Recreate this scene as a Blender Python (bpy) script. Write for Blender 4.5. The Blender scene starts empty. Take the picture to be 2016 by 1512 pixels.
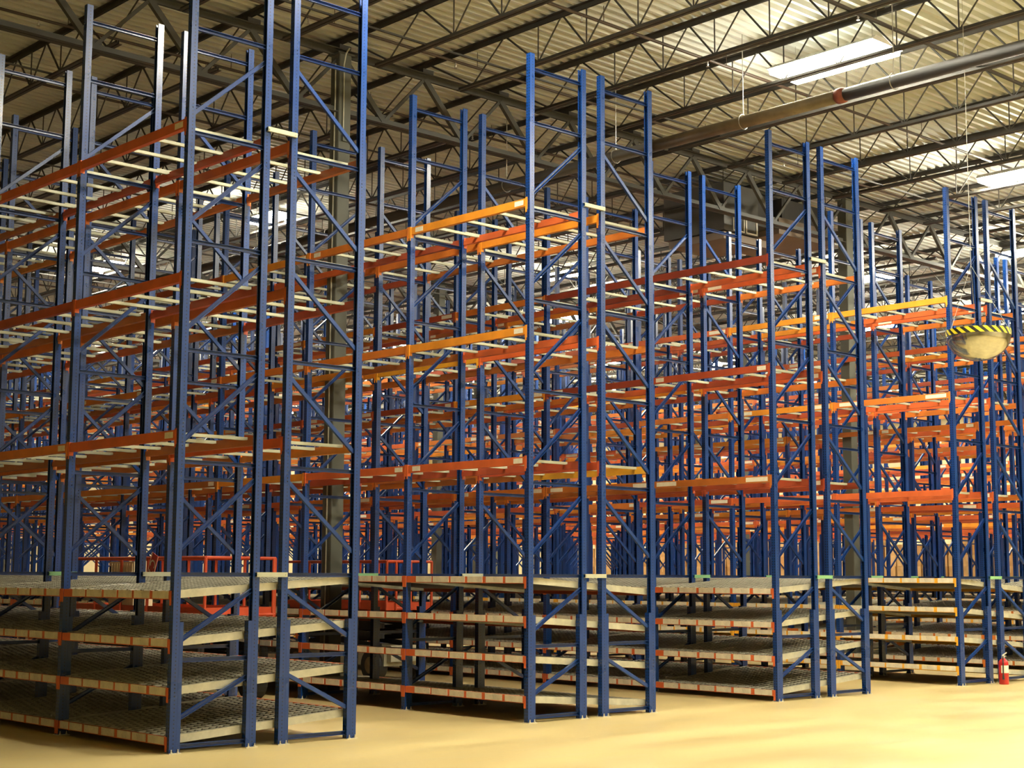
import bpy, math, random
from mathutils import Vector, Matrix

random.seed(7)
PI = math.pi
SC = bpy.context.scene
COL = SC.collection

# ------------------------------------------------------------------ measured layout (metres)
D = 1.067          # depth of one rack frame
GAP = 0.292        # flue between the two frames of a row
W2 = 2 * D + GAP   # depth of a back to back row
PITCH = 5.156      # row to row
BAY = 2.4913       # bay line to bay line
TOP = 8.83         # frame height
PW, PD = 0.083, 0.076   # post section (across row, along row)
TIERS = (3.40, 5.12, 6.84)   # top of the load beams
F_PX = 3000.18
TILT, ROLL, YAW = 0.12464, 0.00469718, 0.747648
CAM = Vector((-8.42358, -14.31561, 1.8705))

fw = Vector((math.sin(YAW) * math.cos(TILT), math.cos(YAW) * math.cos(TILT), math.sin(TILT)))
rt = Vector((math.cos(YAW), -math.sin(YAW), 0))
up = rt.cross(fw)
er = rt * math.cos(ROLL) + up * math.sin(ROLL)
eu = up * math.cos(ROLL) - rt * math.sin(ROLL)


def proj(x, y, z):
    d = Vector((x, y, z)) - CAM
    zz = d.dot(fw)
    if zz < 0.5:
        return (-9999, -9999)
    return (1008 + F_PX * d.dot(er) / zz, 756 - F_PX * d.dot(eu) / zz)


def in_view(pts, m=0):
    for p in pts:
        u, v = proj(*p)
        if -m < u < 2016 + m and -m < v < 1512 + m:
            return True
    return False


ORD = ("first second third fourth fifth sixth seventh eighth ninth tenth eleventh twelfth thirteenth fourteenth fifteenth "
       "sixteenth seventeenth eighteenth nineteenth twentieth twenty-first twenty-second twenty-third twenty-fourth twenty-fifth "
       "twenty-sixth twenty-seventh twenty-eighth twenty-ninth thirtieth thirty-first thirty-second thirty-third thirty-fourth "
       "thirty-fifth thirty-sixth thirty-seventh thirty-eighth thirty-ninth fortieth forty-first forty-second forty-third forty-fourth forty-fifth forty-sixth forty-seventh forty-eighth forty-ninth fiftieth").split()

# ------------------------------------------------------------------ materials


class NT:
    def __init__(self, name):
        self.m = bpy.data.materials.new(name)
        self.m.use_nodes = True
        self.t = self.m.node_tree
        self.t.nodes.clear()
        self.out = self.n('ShaderNodeOutputMaterial')
        self.b = self.n('ShaderNodeBsdfPrincipled')
        self.l(self.b.outputs[0], self.out.inputs[0])

    def n(self, kind, **kw):
        x = self.t.nodes.new(kind)
        for k, v in kw.items():
            setattr(x, k, v)
        return x

    def l(self, a, b):
        self.t.links.new(a, b)

    def math(self, op, a, b=None, c=None):
        x = self.n('ShaderNodeMath', operation=op)
        for i, v in enumerate((a, b, c)):
            if v is None:
                continue
            if isinstance(v, (int, float)):
                x.inputs[i].default_value = v
            else:
                self.l(v, x.inputs[i])
        return x.outputs[0]

    def mix(self, fac, a, b):
        x = self.n('ShaderNodeMix', data_type='RGBA')
        for i, v in ((0, fac), (6, a), (7, b)):
            if isinstance(v, (int, float)):
                x.inputs[i].default_value = v
            elif isinstance(v, tuple):
                x.inputs[i].default_value = (*v, 1)
            else:
                self.l(v, x.inputs[i])
        return x.outputs[2]

    def noise(self, scale, detail=3, vec=None, rough=0.55):
        x = self.n('ShaderNodeTexNoise')
        x.inputs['Scale'].default_value = scale
        x.inputs['Detail'].default_value = detail
        x.inputs['Roughness'].default_value = rough
        if vec is not None:
            self.l(vec, x.inputs['Vector'])
        return x.outputs[0]

    def ramp(self, v, lo, hi):
        x = self.n('ShaderNodeMapRange')
        self.l(v, x.inputs[0])
        x.inputs[1].default_value = lo
        x.inputs[2].default_value = hi
        return x.outputs[0]

    def coord(self, which='Object'):
        if not hasattr(self, 'tc'):
            self.tc = self.n('ShaderNodeTexCoord')
        return self.tc.outputs[which]


def mat(name, col, rough=0.5, metal=0.0, var=0.12, scale=6.0, col2=None, spec=0.5):
    k = NT(name)
    v = k.noise(scale, 3, k.coord())
    dark = tuple(c * (1 - var) for c in col)
    lite = tuple(min(1, c * (1 + var)) for c in col)
    base = k.mix(k.ramp(v, 0.3, 0.7), dark, lite)
    if col2:
        v2 = k.noise(scale * 3.1, 5, k.coord(), 0.7)
        base = k.mix(k.ramp(v2, 0.58, 0.75), base, col2)
    k.l(base, k.b.inputs['Base Color'])
    k.b.inputs['Roughness'].default_value = rough
    k.b.inputs['Metallic'].default_value = metal
    k.b.inputs['Specular IOR Level'].default_value = spec
    return k.m


def emit(name, col, strength):
    k = NT(name)
    k.b.inputs['Base Color'].default_value = (*col, 1)
    k.b.inputs['Emission Color'].default_value = (*col, 1)
    k.b.inputs['Emission Strength'].default_value = strength
    return k.m


BLUE = (0.0040, 0.036, 0.175)


def post_material():
    k = NT('blue_perforated_paint')
    sep = k.n('ShaderNodeSeparateXYZ')
    k.l(k.coord(), sep.inputs[0])
    nrm = k.n('ShaderNodeSeparateXYZ')
    k.l(k.coord('Normal'), nrm.inputs[0])
    ax = k.math('ABSOLUTE', sep.outputs[0])
    nx = k.math('GREATER_THAN', k.math('ABSOLUTE', nrm.outputs[0]), 0.6)
    ny = k.math('GREATER_THAN', k.math('ABSOLUTE', nrm.outputs[1]), 0.6)
    zz = k.math('SUBTRACT', k.math('MULTIPLY', k.math('FRACT', k.math('DIVIDE', sep.outputs[2], 0.0406)), 0.0406), 0.0203)
    z2 = k.math('POWER', zz, 2.0)
    # web: two columns of slots at 0.019 and 0.057
    yy = k.math('SUBTRACT', k.math('ABSOLUTE', k.math('SUBTRACT', sep.outputs[1], 0.038)), 0.019)
    d1 = k.math('ADD', k.math('POWER', k.math('DIVIDE', yy, 0.0085), 2.0), k.math('DIVIDE', z2, 0.0125 ** 2))
    h1 = k.math('MULTIPLY', k.math('LESS_THAN', d1, 1.0), nx)
    d2 = k.math('ADD', k.math('POWER', k.math('DIVIDE', k.math('SUBTRACT', ax, 0.047), 0.0068), 2.0), k.math('DIVIDE', z2, 0.0078 ** 2))
    h2 = k.math('MULTIPLY', k.math('LESS_THAN', d2, 1.0), ny)
    h = k.math('MAXIMUM', h1, h2)
    v = k.noise(2.2, 2, k.coord())
    base = k.mix(k.ramp(v, 0.3, 0.75), tuple(c * 0.88 for c in BLUE), tuple(c * 1.14 for c in BLUE))
    sc = k.noise(110.0, 3, k.coord(), 0.7)
    base = k.mix(k.math('MULTIPLY', k.ramp(sc, 0.68, 0.75), 0.3), base, (0.10, 0.13, 0.19))
    k.l(k.mix(h, base, (0.004, 0.006, 0.012)), k.b.inputs['Base Color'])
    k.l(k.ramp(v, -1.4, 5.2), k.b.inputs['Roughness'])
    k.b.inputs['Coat Weight'].default_value = 0.04
    k.b.inputs['Coat Roughness'].default_value = 0.2
    return k.m


def concrete():
    k = NT('sealed_concrete')
    c = k.coord()
    mp = k.n('ShaderNodeMapping')
    k.l(c, mp.inputs[0])
    mp.inputs['Rotation'].default_value = (0, 0, 0.7)
    mp.inputs['Scale'].default_value = (0.35, 1.2, 1)
    a = k.noise(0.9, 6, mp.outputs[0], 0.6)
    b = k.noise(14, 5, c, 0.65)
    base = k.mix(k.ramp(a, 0.3, 0.72), (0.50, 0.385, 0.165), (0.64, 0.505, 0.230))
    base = k.mix(k.math('MULTIPLY', k.ramp(b, 0.5, 0.8), 0.25), base, (0.42, 0.33, 0.17))
    k.l(base, k.b.inputs['Base Color'])
    k.l(k.ramp(a, -0.2, 1.5), k.b.inputs['Roughness'])
    k.b.inputs['Specular IOR Level'].default_value = 0.35
    bp = k.n('ShaderNodeBump')
    bp.inputs['Strength'].default_value = 0.08
    k.l(b, bp.inputs['Height'])
    k.l(bp.outputs[0], k.b.inputs['Normal'])
    return k.m


def striped():
    k = NT('hazard_stripe_tape')
    uv = k.n('ShaderNodeSeparateXYZ')
    k.l(k.coord(), uv.inputs[0])
    ang = k.math('ARCTAN2', uv.outputs[1], uv.outputs[0])
    t = k.math('ADD', k.math('MULTIPLY', ang, 22 / (2 * PI)), k.math('MULTIPLY', uv.outputs[2], 9.0))
    s = k.math('LESS_THAN', k.math('FRACT', t), 0.5)
    k.l(k.mix(s, (0.02, 0.018, 0.012), (0.85, 0.72, 0.03)), k.b.inputs['Base Color'])
    k.b.inputs['Roughness'].default_value = 0.35
    return k.m


M = {}
M['post'] = post_material()
M['blue'] = mat('blue_paint', BLUE, 0.30, 0, 0.15, 5)
M['stiff'] = M['post']
OR = {'red': (0.43, 0.075, 0.028), 'dkred': (0.27, 0.045, 0.022), 'redorange': (0.64, 0.13, 0.034), 'orange': (0.68, 0.20, 0.030),
      'amber': (0.78, 0.29, 0.026), 'brown': (0.47, 0.145, 0.026), 'yellow': (0.80, 0.40, 0.03)}
ORNAME = {'red': 'red', 'dkred': 'dark-red', 'redorange': 'red-orange', 'orange': 'orange', 'amber': 'amber', 'brown': 'brown-orange', 'yellow': 'yellow'}
for k_, c_ in OR.items():
    M[k_] = mat(k_ + '_beam_paint', c_, 0.42, 0, 0.15, 3)
M['label'] = mat('paper_label', (0.72, 0.66, 0.50), 0.6, 0, 0.12, 9, (0.42, 0.37, 0.27))
M['sticker'] = mat('white_sticker', (0.82, 0.76, 0.58), 0.5, 0, 0.06, 20)
M['bar'] = mat('pale_coated_bar', (0.44, 0.45, 0.33), 0.42, 0.0, 0.1, 4)
M['green'] = mat('pale_green_bar', (0.20, 0.42, 0.20), 0.5, 0, 0.1, 4)
M['galv'] = mat('galvanised_rail', (0.50, 0.485, 0.37), 0.42, 0.25, 0.18, 7)
M['bed'] = mat('dusty_roller_bed', (0.15, 0.14, 0.105), 0.55, 0.1, 0.25, 3.0)
M['wheel'] = mat('roller_wheel', (0.27, 0.255, 0.195), 0.5, 0.0, 0.2, 12)
M['zinc'] = mat('zinc_plate', (0.62, 0.58, 0.45), 0.45, 0.3, 0.15, 20)
M['joist'] = mat('dark_joist_paint', (0.042, 0.040, 0.035), 0.55, 0, 0.2, 2)
M['girder'] = mat('grey_girder_paint', (0.060, 0.060, 0.052), 0.55, 0, 0.15, 1.5)
M['column'] = mat('grey_column_paint', (0.095, 0.100, 0.080), 0.6, 0, 0.12, 2)
M['deck'] = mat('white_roof_deck', (0.60, 0.63, 0.59), 0.55, 0, 0.12, 0.6)
M['wall'] = mat('cream_wall_panel', (0.74, 0.64, 0.40), 0.7, 0, 0.08, 0.6)
M['floor'] = concrete()
M['sprink'] = mat('brown_pipe', (0.055, 0.035, 0.026), 0.5, 0, 0.2, 3)
M['duct'] = mat('dark_pipe', (0.045, 0.040, 0.034), 0.5, 0, 0.2, 2)
M['tan'] = mat('tan_pipe_wrap', (0.14, 0.105, 0.055), 0.6, 0, 0.25, 3, (0.10, 0.08, 0.03))
M['rust'] = mat('red_primer', (0.22, 0.055, 0.03), 0.6, 0, 0.2, 10)
M['lamp'] = emit('lamp_glow', (1.0, 0.93, 0.74), 330.0)
M['uplight'] = emit('lamp_uplight', (1.0, 0.93, 0.74), 1.5)
M['lamp_big'] = emit('lamp_glow_large', (1.0, 0.93, 0.74), 150.0)
M['uplight_big'] = emit('lamp_uplight_large', (1.0, 0.93, 0.74), 6.0)
M['fix'] = mat('white_fixture', (0.75, 0.73, 0.66), 0.4, 0.1, 0.05, 4)
M['steel'] = mat('bright_wire', (0.45, 0.44, 0.40), 0.4, 0.8, 0.1, 8)
M['black'] = mat('black_rubber', (0.018, 0.017, 0.016), 0.7, 0, 0.2, 8)
M['liftor'] = mat('lift_orange', (0.50, 0.062, 0.018), 0.45, 0, 0.15, 4)
M['liftgrey'] = mat('lift_grey', (0.42, 0.40, 0.30), 0.55, 0, 0.2, 4)
M['tyre'] = mat('tan_tyre', (0.16, 0.11, 0.055), 0.8, 0, 0.2, 10)
M['signred'] = mat('sign_red', (0.50, 0.035, 0.025), 0.4, 0, 0.06, 6)
M['cream'] = mat('cream_board', (0.72, 0.63, 0.40), 0.6, 0, 0.08, 9)
M['hazard'] = striped()
M['extred'] = mat('extinguisher_red', (0.48, 0.02, 0.02), 0.25, 0, 0.08, 8)
M['carton'] = mat('brown_cardboard', (0.52, 0.30, 0.11), 0.75, 0, 0.15, 3)
M['carton2'] = mat('light_cardboard', (0.62, 0.40, 0.17), 0.75, 0, 0.15, 3)
M['tape'] = mat('parcel_tape', (0.60, 0.44, 0.22), 0.4, 0, 0.05, 3)
M['hvac'] = mat('hvac_grey', (0.07, 0.068, 0.06), 0.5, 0.1, 0.15, 2)
M['hvacd'] = mat('hvac_dark', (0.030, 0.028, 0.025), 0.6, 0, 0.15, 2)
M['hvacp'] = mat('hvac_plenum', (0.20, 0.155, 0.115), 0.6, 0, 0.1, 2)
k = NT('mirror_dome')
v = k.noise(7.0, 3, k.coord())
k.l(k.mix(k.ramp(v, 0.3, 0.7), (0.50, 0.51, 0.47), (0.74, 0.74, 0.68)), k.b.inputs['Base Color'])
k.b.inputs['Metallic'].default_value = 1.0
k.b.inputs['Roughness'].default_value = 0.12
M['dome'] = k.m

# ------------------------------------------------------------------ mesh helpers


class MB:
    def __init__(self):
        self.v, self.f, self.mi = [], [], []

    def add(self, vs, fs, m=0):
        o = len(self.v)
        self.v.extend(vs)
        for f in fs:
            self.f.append(tuple(i + o for i in f))
            self.mi.append(m)

    def box(self, x0, x1, y0, y1, z0, z1, m=0):
        vs = [(x, y, z) for x in (x0, x1) for y in (y0, y1) for z in (z0, z1)]
        self.add(vs, [(0, 1, 3, 2), (4, 6, 7, 5), (0, 4, 5, 1), (2, 3, 7, 6), (0, 2, 6, 4), (1, 5, 7, 3)], m)

    def prism(self, pts, a, b, m=0, caps=True):
        """pts: profile points already 3D at end a offset; a,b: translation vectors of the two ends."""
        n = len(pts)
        vs = [tuple(p[i] + a[i] for i in range(3)) for p in pts] + [tuple(p[i] + b[i] for i in range(3)) for p in pts]
        fs = [(i, (i + 1) % n, n + (i + 1) % n, n + i) for i in range(n)]
        if caps:
            fs += [tuple(range(n - 1, -1, -1)), tuple(range(n, 2 * n))]
        self.add(vs, fs, m)

    def beam(self, p, q, w, h, m=0, upv=(0, 0, 1), channel=0.0):
        """bar from p to q; w across, h in the up direction; channel>0 makes an open C of that thickness."""
        p, q = Vector(p), Vector(q)
        d = (q - p).normalized()
        u = Vector(upv)
        s = d.cross(u)
        if s.length < 1e-4:
            s = d.cross(Vector((1, 0, 0)))
        s.normalize()
        u = s.cross(d).normalized()
        if channel:
            t = channel
            prof = [(-w / 2, -h / 2), (w / 2, -h / 2), (w / 2, -h / 2 + t), (-w / 2 + t, -h / 2 + t), (-w / 2 + t, h / 2 - t), (w / 2, h / 2 - t), (w / 2, h / 2), (-w / 2, h / 2)]
        else:
            prof = [(-w / 2, -h / 2), (w / 2, -h / 2), (w / 2, h / 2), (-w / 2, h / 2)]
        self.prism([tuple(s * a + u * b) for a, b in prof], p, q, m)

    def tube(self, p, q, r, n=8, m=0, r2=None, caps=True):
        p, q = Vector(p), Vector(q)
        r2 = r if r2 is None else r2
        d = (q - p).normalized()
        s = d.cross(Vector((0, 0, 1)))
        if s.length < 1e-4:
            s = Vector((1, 0, 0))
        s.normalize()
        u = s.cross(d)
        ring = [(s * math.cos(2 * PI * i / n) + u * math.sin(2 * PI * i / n)) for i in range(n)]
        vs = [tuple(p + e * r) for e in ring] + [tuple(q + e * r2) for e in ring]
        fs = [(i, (i + 1) % n, n + (i + 1) % n, n + i) for i in range(n)]
        if caps:
            fs += [tuple(range(n - 1, -1, -1)), tuple(range(n, 2 * n))]
        self.add(vs, fs, m)

    def path(self, pts, r, n=6, m=0):
        for a, b in zip(pts[:-1], pts[1:]):
            self.tube(a, b, r, n, m)

    def lathe(self, prof, n=24, m=0, c=(0, 0, 0)):
        vs, fs = [], []
        for r, z in prof:
            for i in range(n):
                a = 2 * PI * i / n
                vs.append((c[0] + r * math.cos(a), c[1] + r * math.sin(a), c[2] + z))
        for j in range(len(prof) - 1):
            for i in range(n):
                fs.append((j * n + i, j * n + (i + 1) % n, (j + 1) * n + (i + 1) % n, (j + 1) * n + i))
        self.add(vs, fs, m)

    def mesh(self, name, mats, smooth=False):
        me = bpy.data.meshes.new(name)
        me.from_pydata(self.v, [], self.f)
        for mm in mats:
            me.materials.append(mm)
        if len(mats) > 1:
            me.polygons.foreach_set('material_index', self.mi)
        if smooth:
            me.polygons.foreach_set('use_smooth', [True] * len(me.polygons))
        me.update()
        return me


def obj(name, data, loc=(0, 0, 0), parent=None):
    o = bpy.data.objects.new(name, data)
    COL.objects.link(o)
    o.location = loc
    if parent is not None:
        o.parent = parent
    return o


def build(name, mb, m, parent=None, loc=(0, 0, 0), smooth=False):
    return obj(name, mb.mesh(name, m if isinstance(m, list) else [m], smooth), loc, parent)


def tag(o, label, cat, group=None, kind='thing'):
    o['label'] = label
    o['category'] = cat
    o['kind'] = kind
    if group:
        o['group'] = group
    return o


def thing(name, loc, label, cat, group=None):
    return tag(obj(name, None, loc), label, cat, group)


# ------------------------------------------------------------------ room shell
XMIN, XMAX, YMIN, YMAX, CEIL = -24.0, 58.0, -26.0, 64.0, 10.86
mb = MB()
mb.box(XMIN, XMAX, YMIN, YMAX, -0.2, 0)
o = build('floor', mb, M['floor']); o['kind'] = 'structure'
for nm, bx in (('wall_left', (XMIN - .2, XMIN, YMIN, YMAX)), ('wall_right', (XMAX, XMAX + .2, YMIN, YMAX)),
               ('wall_front', (XMIN, XMAX, YMIN - .2, YMIN)), ('wall_back', (XMIN, XMAX, YMAX, YMAX + .2))):
    mb = MB()
    mb.box(bx[0], bx[1], bx[2], bx[3], 0, CEIL + .1)
    o = build(nm, mb, M['wall']); o['kind'] = 'structure'
# ribbed roof deck, ribs run across the rows (along x)
mb = MB()
per = 0.2032
prof, y = [], YMIN
while y < YMAX:
    prof += [(y, 0.0), (y + 0.066, 0.0), (y + 0.090, 0.076), (y + 0.179, 0.076)]
    y += per
vs = [(XMIN, a, CEIL + b) for a, b in prof] + [(XMAX, a, CEIL + b) for a, b in prof]
n = len(prof)
mb.add(vs, [(i, i + 1, n + i + 1, n + i) for i in range(n - 1)])
mb.box(XMIN, XMAX, YMIN, YMAX, CEIL + .10, CEIL + .14)
o = build('ceiling', mb, M['deck']); o['kind'] = 'structure'

# columns, girders, joists
CX = [6.37 - 14.53, 6.37, 20.9, 35.43, 49.96]
GY = [5.92 + 14.63 * i for i in range(-2, 4)]
JX0, JP = 6.37, 14.53 / 8
GT, GB = 10.66, 9.55


def structure(o, label, cat, group):
    tag(o, label, cat, group, 'structure')


def wide_flange(mb, c, w, z0, z1):
    x, y = c
    h = w / 2
    t = 0.022
    mb.box(x - h, x + h, y - h, y - h + t, z0, z1)
    mb.box(x - h, x + h, y + h - t, y + h, z0, z1)
    mb.box(x - t / 2, x + t / 2, y - h + t, y + h - t, z0, z1)


for i, cx in enumerate(CX):
    for j, gy in enumerate(GY):
        if not in_view([(cx, gy, z) for z in (0.5, 3, 6, 9)], 60):
            continue
        mb = MB()
        s = 0.125
        ch = 0.012
        mb.prism([(-s, -s + ch, 0), (-s + ch, -s, 0), (s - ch, -s, 0), (s, -s + ch, 0), (s, s - ch, 0), (s - ch, s, 0), (-s + ch, s, 0), (-s, s - ch, 0)], (0, 0, 0), (0, 0, GT - .08))
        mb.box(-.19, .19, -.19, .19, 0, .02)
        mb.box(-.17, .17, -.15, .15, GT - .1, GT - .075)
        c = build('steel_column', mb, M['column'], None, (cx, gy, 0))
        structure(c, 'grey steel roof column, %s from the cross aisle, on the %s column line across the rows' % (ORD[max(0, j - 2)], ORD[i - 1 if i else 0]), 'column', 'steel roof columns')
        if i == 1 and j == 2:
            k2 = MB()
            k2.path([(-.14, -.03, .3), (-.14, -.03, 9.5), (-.145, -.045, 9.8), (-.14, -.03, 10.4)], 0.013)
            k2.path([(-.04, -.14, 9.1), (-.04, -.14, 10.1), (-.07, -.17, 10.35), (-.05, -.2, 10.55), (.02, -.2, 10.66)], 0.013)
            build('conduit', k2, M['galv'], c)
            k3 = MB()
            k3.box(-.06, .06, -.165, -.125, 9.05, 9.25)
            build('junction_box', k3, M['column'], c)

for gy in GY:
    if not in_view([(x, gy, z) for x in range(-8, 58, 2) for z in (GB, GT)], 0):
        continue
    gl = MB()
    x0, x1 = XMIN + .1, XMAX - .1
    for s in (-1, 1):   # double angles, top and bottom chord
        gl.box(x0, x1, gy + s * .012, gy + s * .10, GT - .012, GT)
        gl.box(x0, x1, gy + s * .012, gy + s * .024, GT - .11, GT - .012)
        gl.box(x0, x1, gy + s * .012, gy + s * .11, GB, GB + .012)
        gl.box(x0, x1, gy + s * .012, gy + s * .024, GB + .012, GB + .11)
    g = build('roof_girder', gl, M['girder'])
    structure(g, 'grey open web roof girder crossing above the rack rows', 'girder', 'roof girders')
    wb, tb = MB(), MB()
    kk = -16
    while True:
        xa = JX0 + kk * JP
        kk += 1
        if xa > x1 - 2:
            break
        if xa < x0 + 1:
            continue
        xm = xa + JP / 2
        tb.beam((xa, gy, GT - .08), (xm, gy, GB + .06), .10, .075, 0, (0, 1, 0))
        tb.beam((xm, gy, GB + .06), (xa + JP, gy, GT - .08), .055, .05, 0, (0, 1, 0))
        wb.box(xa - .12, xa + .12, gy - .11, gy + .11, GT, GT + .07)
        wb.box(xm - .14, xm + .14, gy - .008, gy + .008, GB + .01, GB + .19)
    tb.v = [(a, b, c) for a, b, c in tb.v]
    build('web', tb, M['girder'], g)
    build('joist_seat', wb, M['joist'], g)

JT, JB = CEIL - .005, 10.13


def joist_meshes(L):
    ch, wb = MB(), MB()
    for s in (-1, 1):
        a, b = (.01, .085) if s > 0 else (-.085, -.01)
        ch.box(a, b, 0, L, JT - .010, JT)
        a, b = (.01, .019) if s > 0 else (-.019, -.01)
        ch.box(a, b, 0, L, JT - .080, JT - .010)
        a2, b2 = (.01, .068) if s > 0 else (-.068, -.01)
        ch.box(a2, b2, .95, L - .95, JB, JB + .009)
        ch.box(a, b, .95, L - .95, JB + .009, JB + .066)
    n0 = [1.3]
    sp = (L - 2 * 1.3 - 2 * 1.615) / 8
    nodes = [1.3] + [1.3 + 1.615 + sp * i for i in range(9)] + [L - 1.3]
    top = [0.12] + [(a + b) / 2 for a, b in zip(nodes[:-1], nodes[1:])] + [L - .12]
    zt, zb = JT - .04, JB + .03
    r = .0145
    for i, nd in enumerate(nodes):
        wb.tube((0, top[i], zt), (0, nd, zb), r, 5)
        wb.tube((0, nd, zb), (0, top[i + 1], zt), r * 1.25, 5)
        if 0 < i < len(nodes) - 1:
            wb.tube((0, nd, zb), (0, nd, zt), r * .85, 5)
    return ch, wb


JL = 14.63
ch, wb = joist_meshes(JL)
jch, jwb = ch.mesh('top_and_bottom_chord', [M['joist']]), wb.mesh('web', [M['joist']])
nj = 0
for gi, gy in enumerate(GY):
    for kk in range(-14, 29):
        jx = JX0 + kk * JP
        if jx > XMAX - .5:
            continue
        if not in_view([(jx, gy + t * JL / 8, z) for t in range(9) for z in (JB, JT)], 0):
            if not (gi <= 1 and -6 < jx < 24):
                continue
            kindv = False
        if abs(jx - JX0) < .01 or True:
            j = obj('roof_joist', jch, (jx, gy, 0))
            structure(j, 'dark open web steel roof joist under the ribbed roof deck', 'joist', 'roof joists')
            obj('web', jwb, (0, 0, 0), j)
            nj += 1

# bridging angles and sprinkler pipes crossing the joists
yb = 3.66 - 5.45 * 3
while yb < 46:
    if in_view([(x, yb, JB) for x in range(-6, 56, 2)]):
        mb = MB()
        mb.box(XMIN + .2, XMAX - .2, yb, yb + .028, JB + .046, JB + .050)
        mb.box(XMIN + .2, XMAX - .2, yb, yb + .004, JB + .050, JB + .076)
        structure(build('bridging_angle', mb, M['joist']), 'thin bridging angle tying the roof joists together', 'bridging', 'joist bridging angles')
    yb += 5.45
SPZH = 10.57
yb = 1.78 - 3.02 * 3
ns = 0
while yb < 50:
    if in_view([(x, yb, 10.5) for x in range(-6, 56, 2)]):
        mb = MB()
        mb.tube((XMIN + .2, yb, SPZH), (XMAX - .2, yb, SPZH), .026, 8)
        s = build('sprinkler_pipe', mb, M['sprink'], None, smooth=True)
        tag(s, 'brown sprinkler pipe with hanging heads, %s line across the roof' % ORD[ns], 'pipe', 'sprinkler pipes')
        ns += 1
        mb = MB()
        x = -7.3
        while x < 52:
            if in_view([(x, yb, 10.45)]) and (Vector((x, yb, 10.4)) - CAM).length < 34:
                mb = MB()
                mb.tube((0, 0, -.02), (0, 0, -.075), .012, 6)
                mb.tube((0, 0, -.075), (0, 0, -.11), .02, 6, 0, .008)
                mb.tube((0, 0, -.115), (0, 0, -.12), .03, 8)
                build('sprinkler_head', mb, M['steel'], s, (x, yb, SPZH))
                hb = MB()
                hb.tube((0, 0, 0), (0, 0, .28), .006, 5)
                build('hanger_rod', hb, M['sprink'], s, (x + .5, yb, SPZH))
            x += 3.05
    yb += 3.02

# ------------------------------------------------------------------ rack frames
HZ = (.07, .96, 1.86, 3.06, 4.27, 5.47, 6.69, 7.88, 8.62)
DG = ((.36, .755), (1.17, 1.69), (2.13, 2.90), (3.29, 4.085), (4.51, 5.30), (5.70, 6.49), (6.905, 7.70))


def post_mesh(side):
    """C post, web on the aisle side; side -1: web at local x=0, opens to +x; side +1 mirrored."""
    t, lip = .004, .02
    p = [(0, 0), (PW, 0), (PW, lip), (PW - t, lip), (PW - t, t), (t, t), (t, PD - t), (PW - t, PD - t), (PW - t, PD - lip), (PW, PD - lip), (PW, PD), (0, PD)]
    s = 1 if side < 0 else -1
    pts = [(s * a, b, 0) for a, b in p]
    if s < 0:
        pts.reverse()
    mb = MB()
    mb.prism(pts, (0, 0, .008), (0, 0, TOP))
    return mb.mesh('post', [M['post']])


def stiff_mesh(side):
    t, lip = .004, .0
    a0, a1 = PW + .001, PW + .047
    p = [(a0, 0), (a1, 0), (a1, PD), (a0, PD), (a0, PD - t), (a1 - t, PD - t), (a1 - t, t), (a0, t)]
    s = 1 if side < 0 else -1
    pts = [(s * a, b, 0) for a, b in p]
    if s < 0:
        pts.reverse()
    mb = MB()
    mb.prism(pts, (0, 0, .008), (0, 0, 1.36))
    return mb.mesh('post_stiffener', [M['post']])


def plate_mesh():
    mb = MB()
    mb.box(-.012, .135, -.025, PD + .025, 0, .008)
    for x, y in ((.02, -.014), (.10, -.014), (.02, PD + .014), (.10, PD + .014)):
        mb.tube((x, y, .008), (x, y, .045), .007, 6)
        mb.tube((x, y, .008), (x, y, .020), .013, 6)
    return mb.mesh('base_plate', [M['zinc']])


def brace_mesh(p, q, nm):
    mb = MB()
    mb.beam(p, q, .036, .044, 0, (0, 0, 1), .0035)
    return mb.mesh(nm, [M['blue']])


ym = PD / 2
MESH = {}
for s in (-1, 1):
    MESH['post', s], MESH['stiff', s] = post_mesh(s), stiff_mesh(s)
MESH['plate'] = plate_mesh()
MESH['plate', 1] = None
pm = MB(); pm.box(-.135, .012, -.025, PD + .025, 0, .008)
for x, y in ((-.02, -.014), (-.10, -.014), (-.02, PD + .014), (-.10, PD + .014)):
    pm.tube((x, y, .008), (x, y, .045), .007, 6)
    pm.tube((x, y, .008), (x, y, .020), .013, 6)
MESH['plate', 1] = pm.mesh('base_plate', [M['zinc']])
MESH['plate', -1] = MESH['plate']


def inner(z):
    return PW + (.047 if z < 1.36 else 0) - .004


MESH['hz'] = [brace_mesh((inner(z), ym, z), (D - inner(z), ym, z), 'horizontal_brace') for z in HZ]
for typ in (0, 1):
    lst = []
    for a, b in DG:
        xa, xb = inner(a), D - inner(b)
        if typ:
            xa, xb = D - inner(a), inner(b)
        lst.append(brace_mesh((xa, ym, a), (xb, ym, b), 'diagonal_brace'))
    MESH['dg', typ] = lst


def frame_simple(mb, typ, ox, oy, m=0):
    """light version for the frames far away: posts as open channels, braces as bars."""
    for s, x in ((1, 0), (-1, D)):
        p = [(0, 0), (PW, 0), (PW, .006), (.006, .006), (.006, PD - .006), (PW, PD - .006), (PW, PD), (0, PD)]
        pts = [(ox + x + s * a, oy + b, 0) for a, b in p]
        if s < 0:
            pts.reverse()
        mb.prism(pts, (0, 0, 0), (0, 0, TOP), m)
        if True:
            xa, xb = sorted((ox + x + s * PW, ox + x + s * (PW + .047)))
            mb.box(xa, xb, oy, oy + PD, 0, 1.36, m)
    for z in HZ:
        mb.beam((ox + PW, oy + ym, z), (ox + D - PW, oy + ym, z), .036, .044, m)
    for a, b in DG:
        xa, xb = (PW, D - PW) if not typ else (D - PW, PW)
        mb.beam((ox + xa, oy + ym, a), (ox + xb, oy + ym, b), .036, .044, m)


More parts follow.
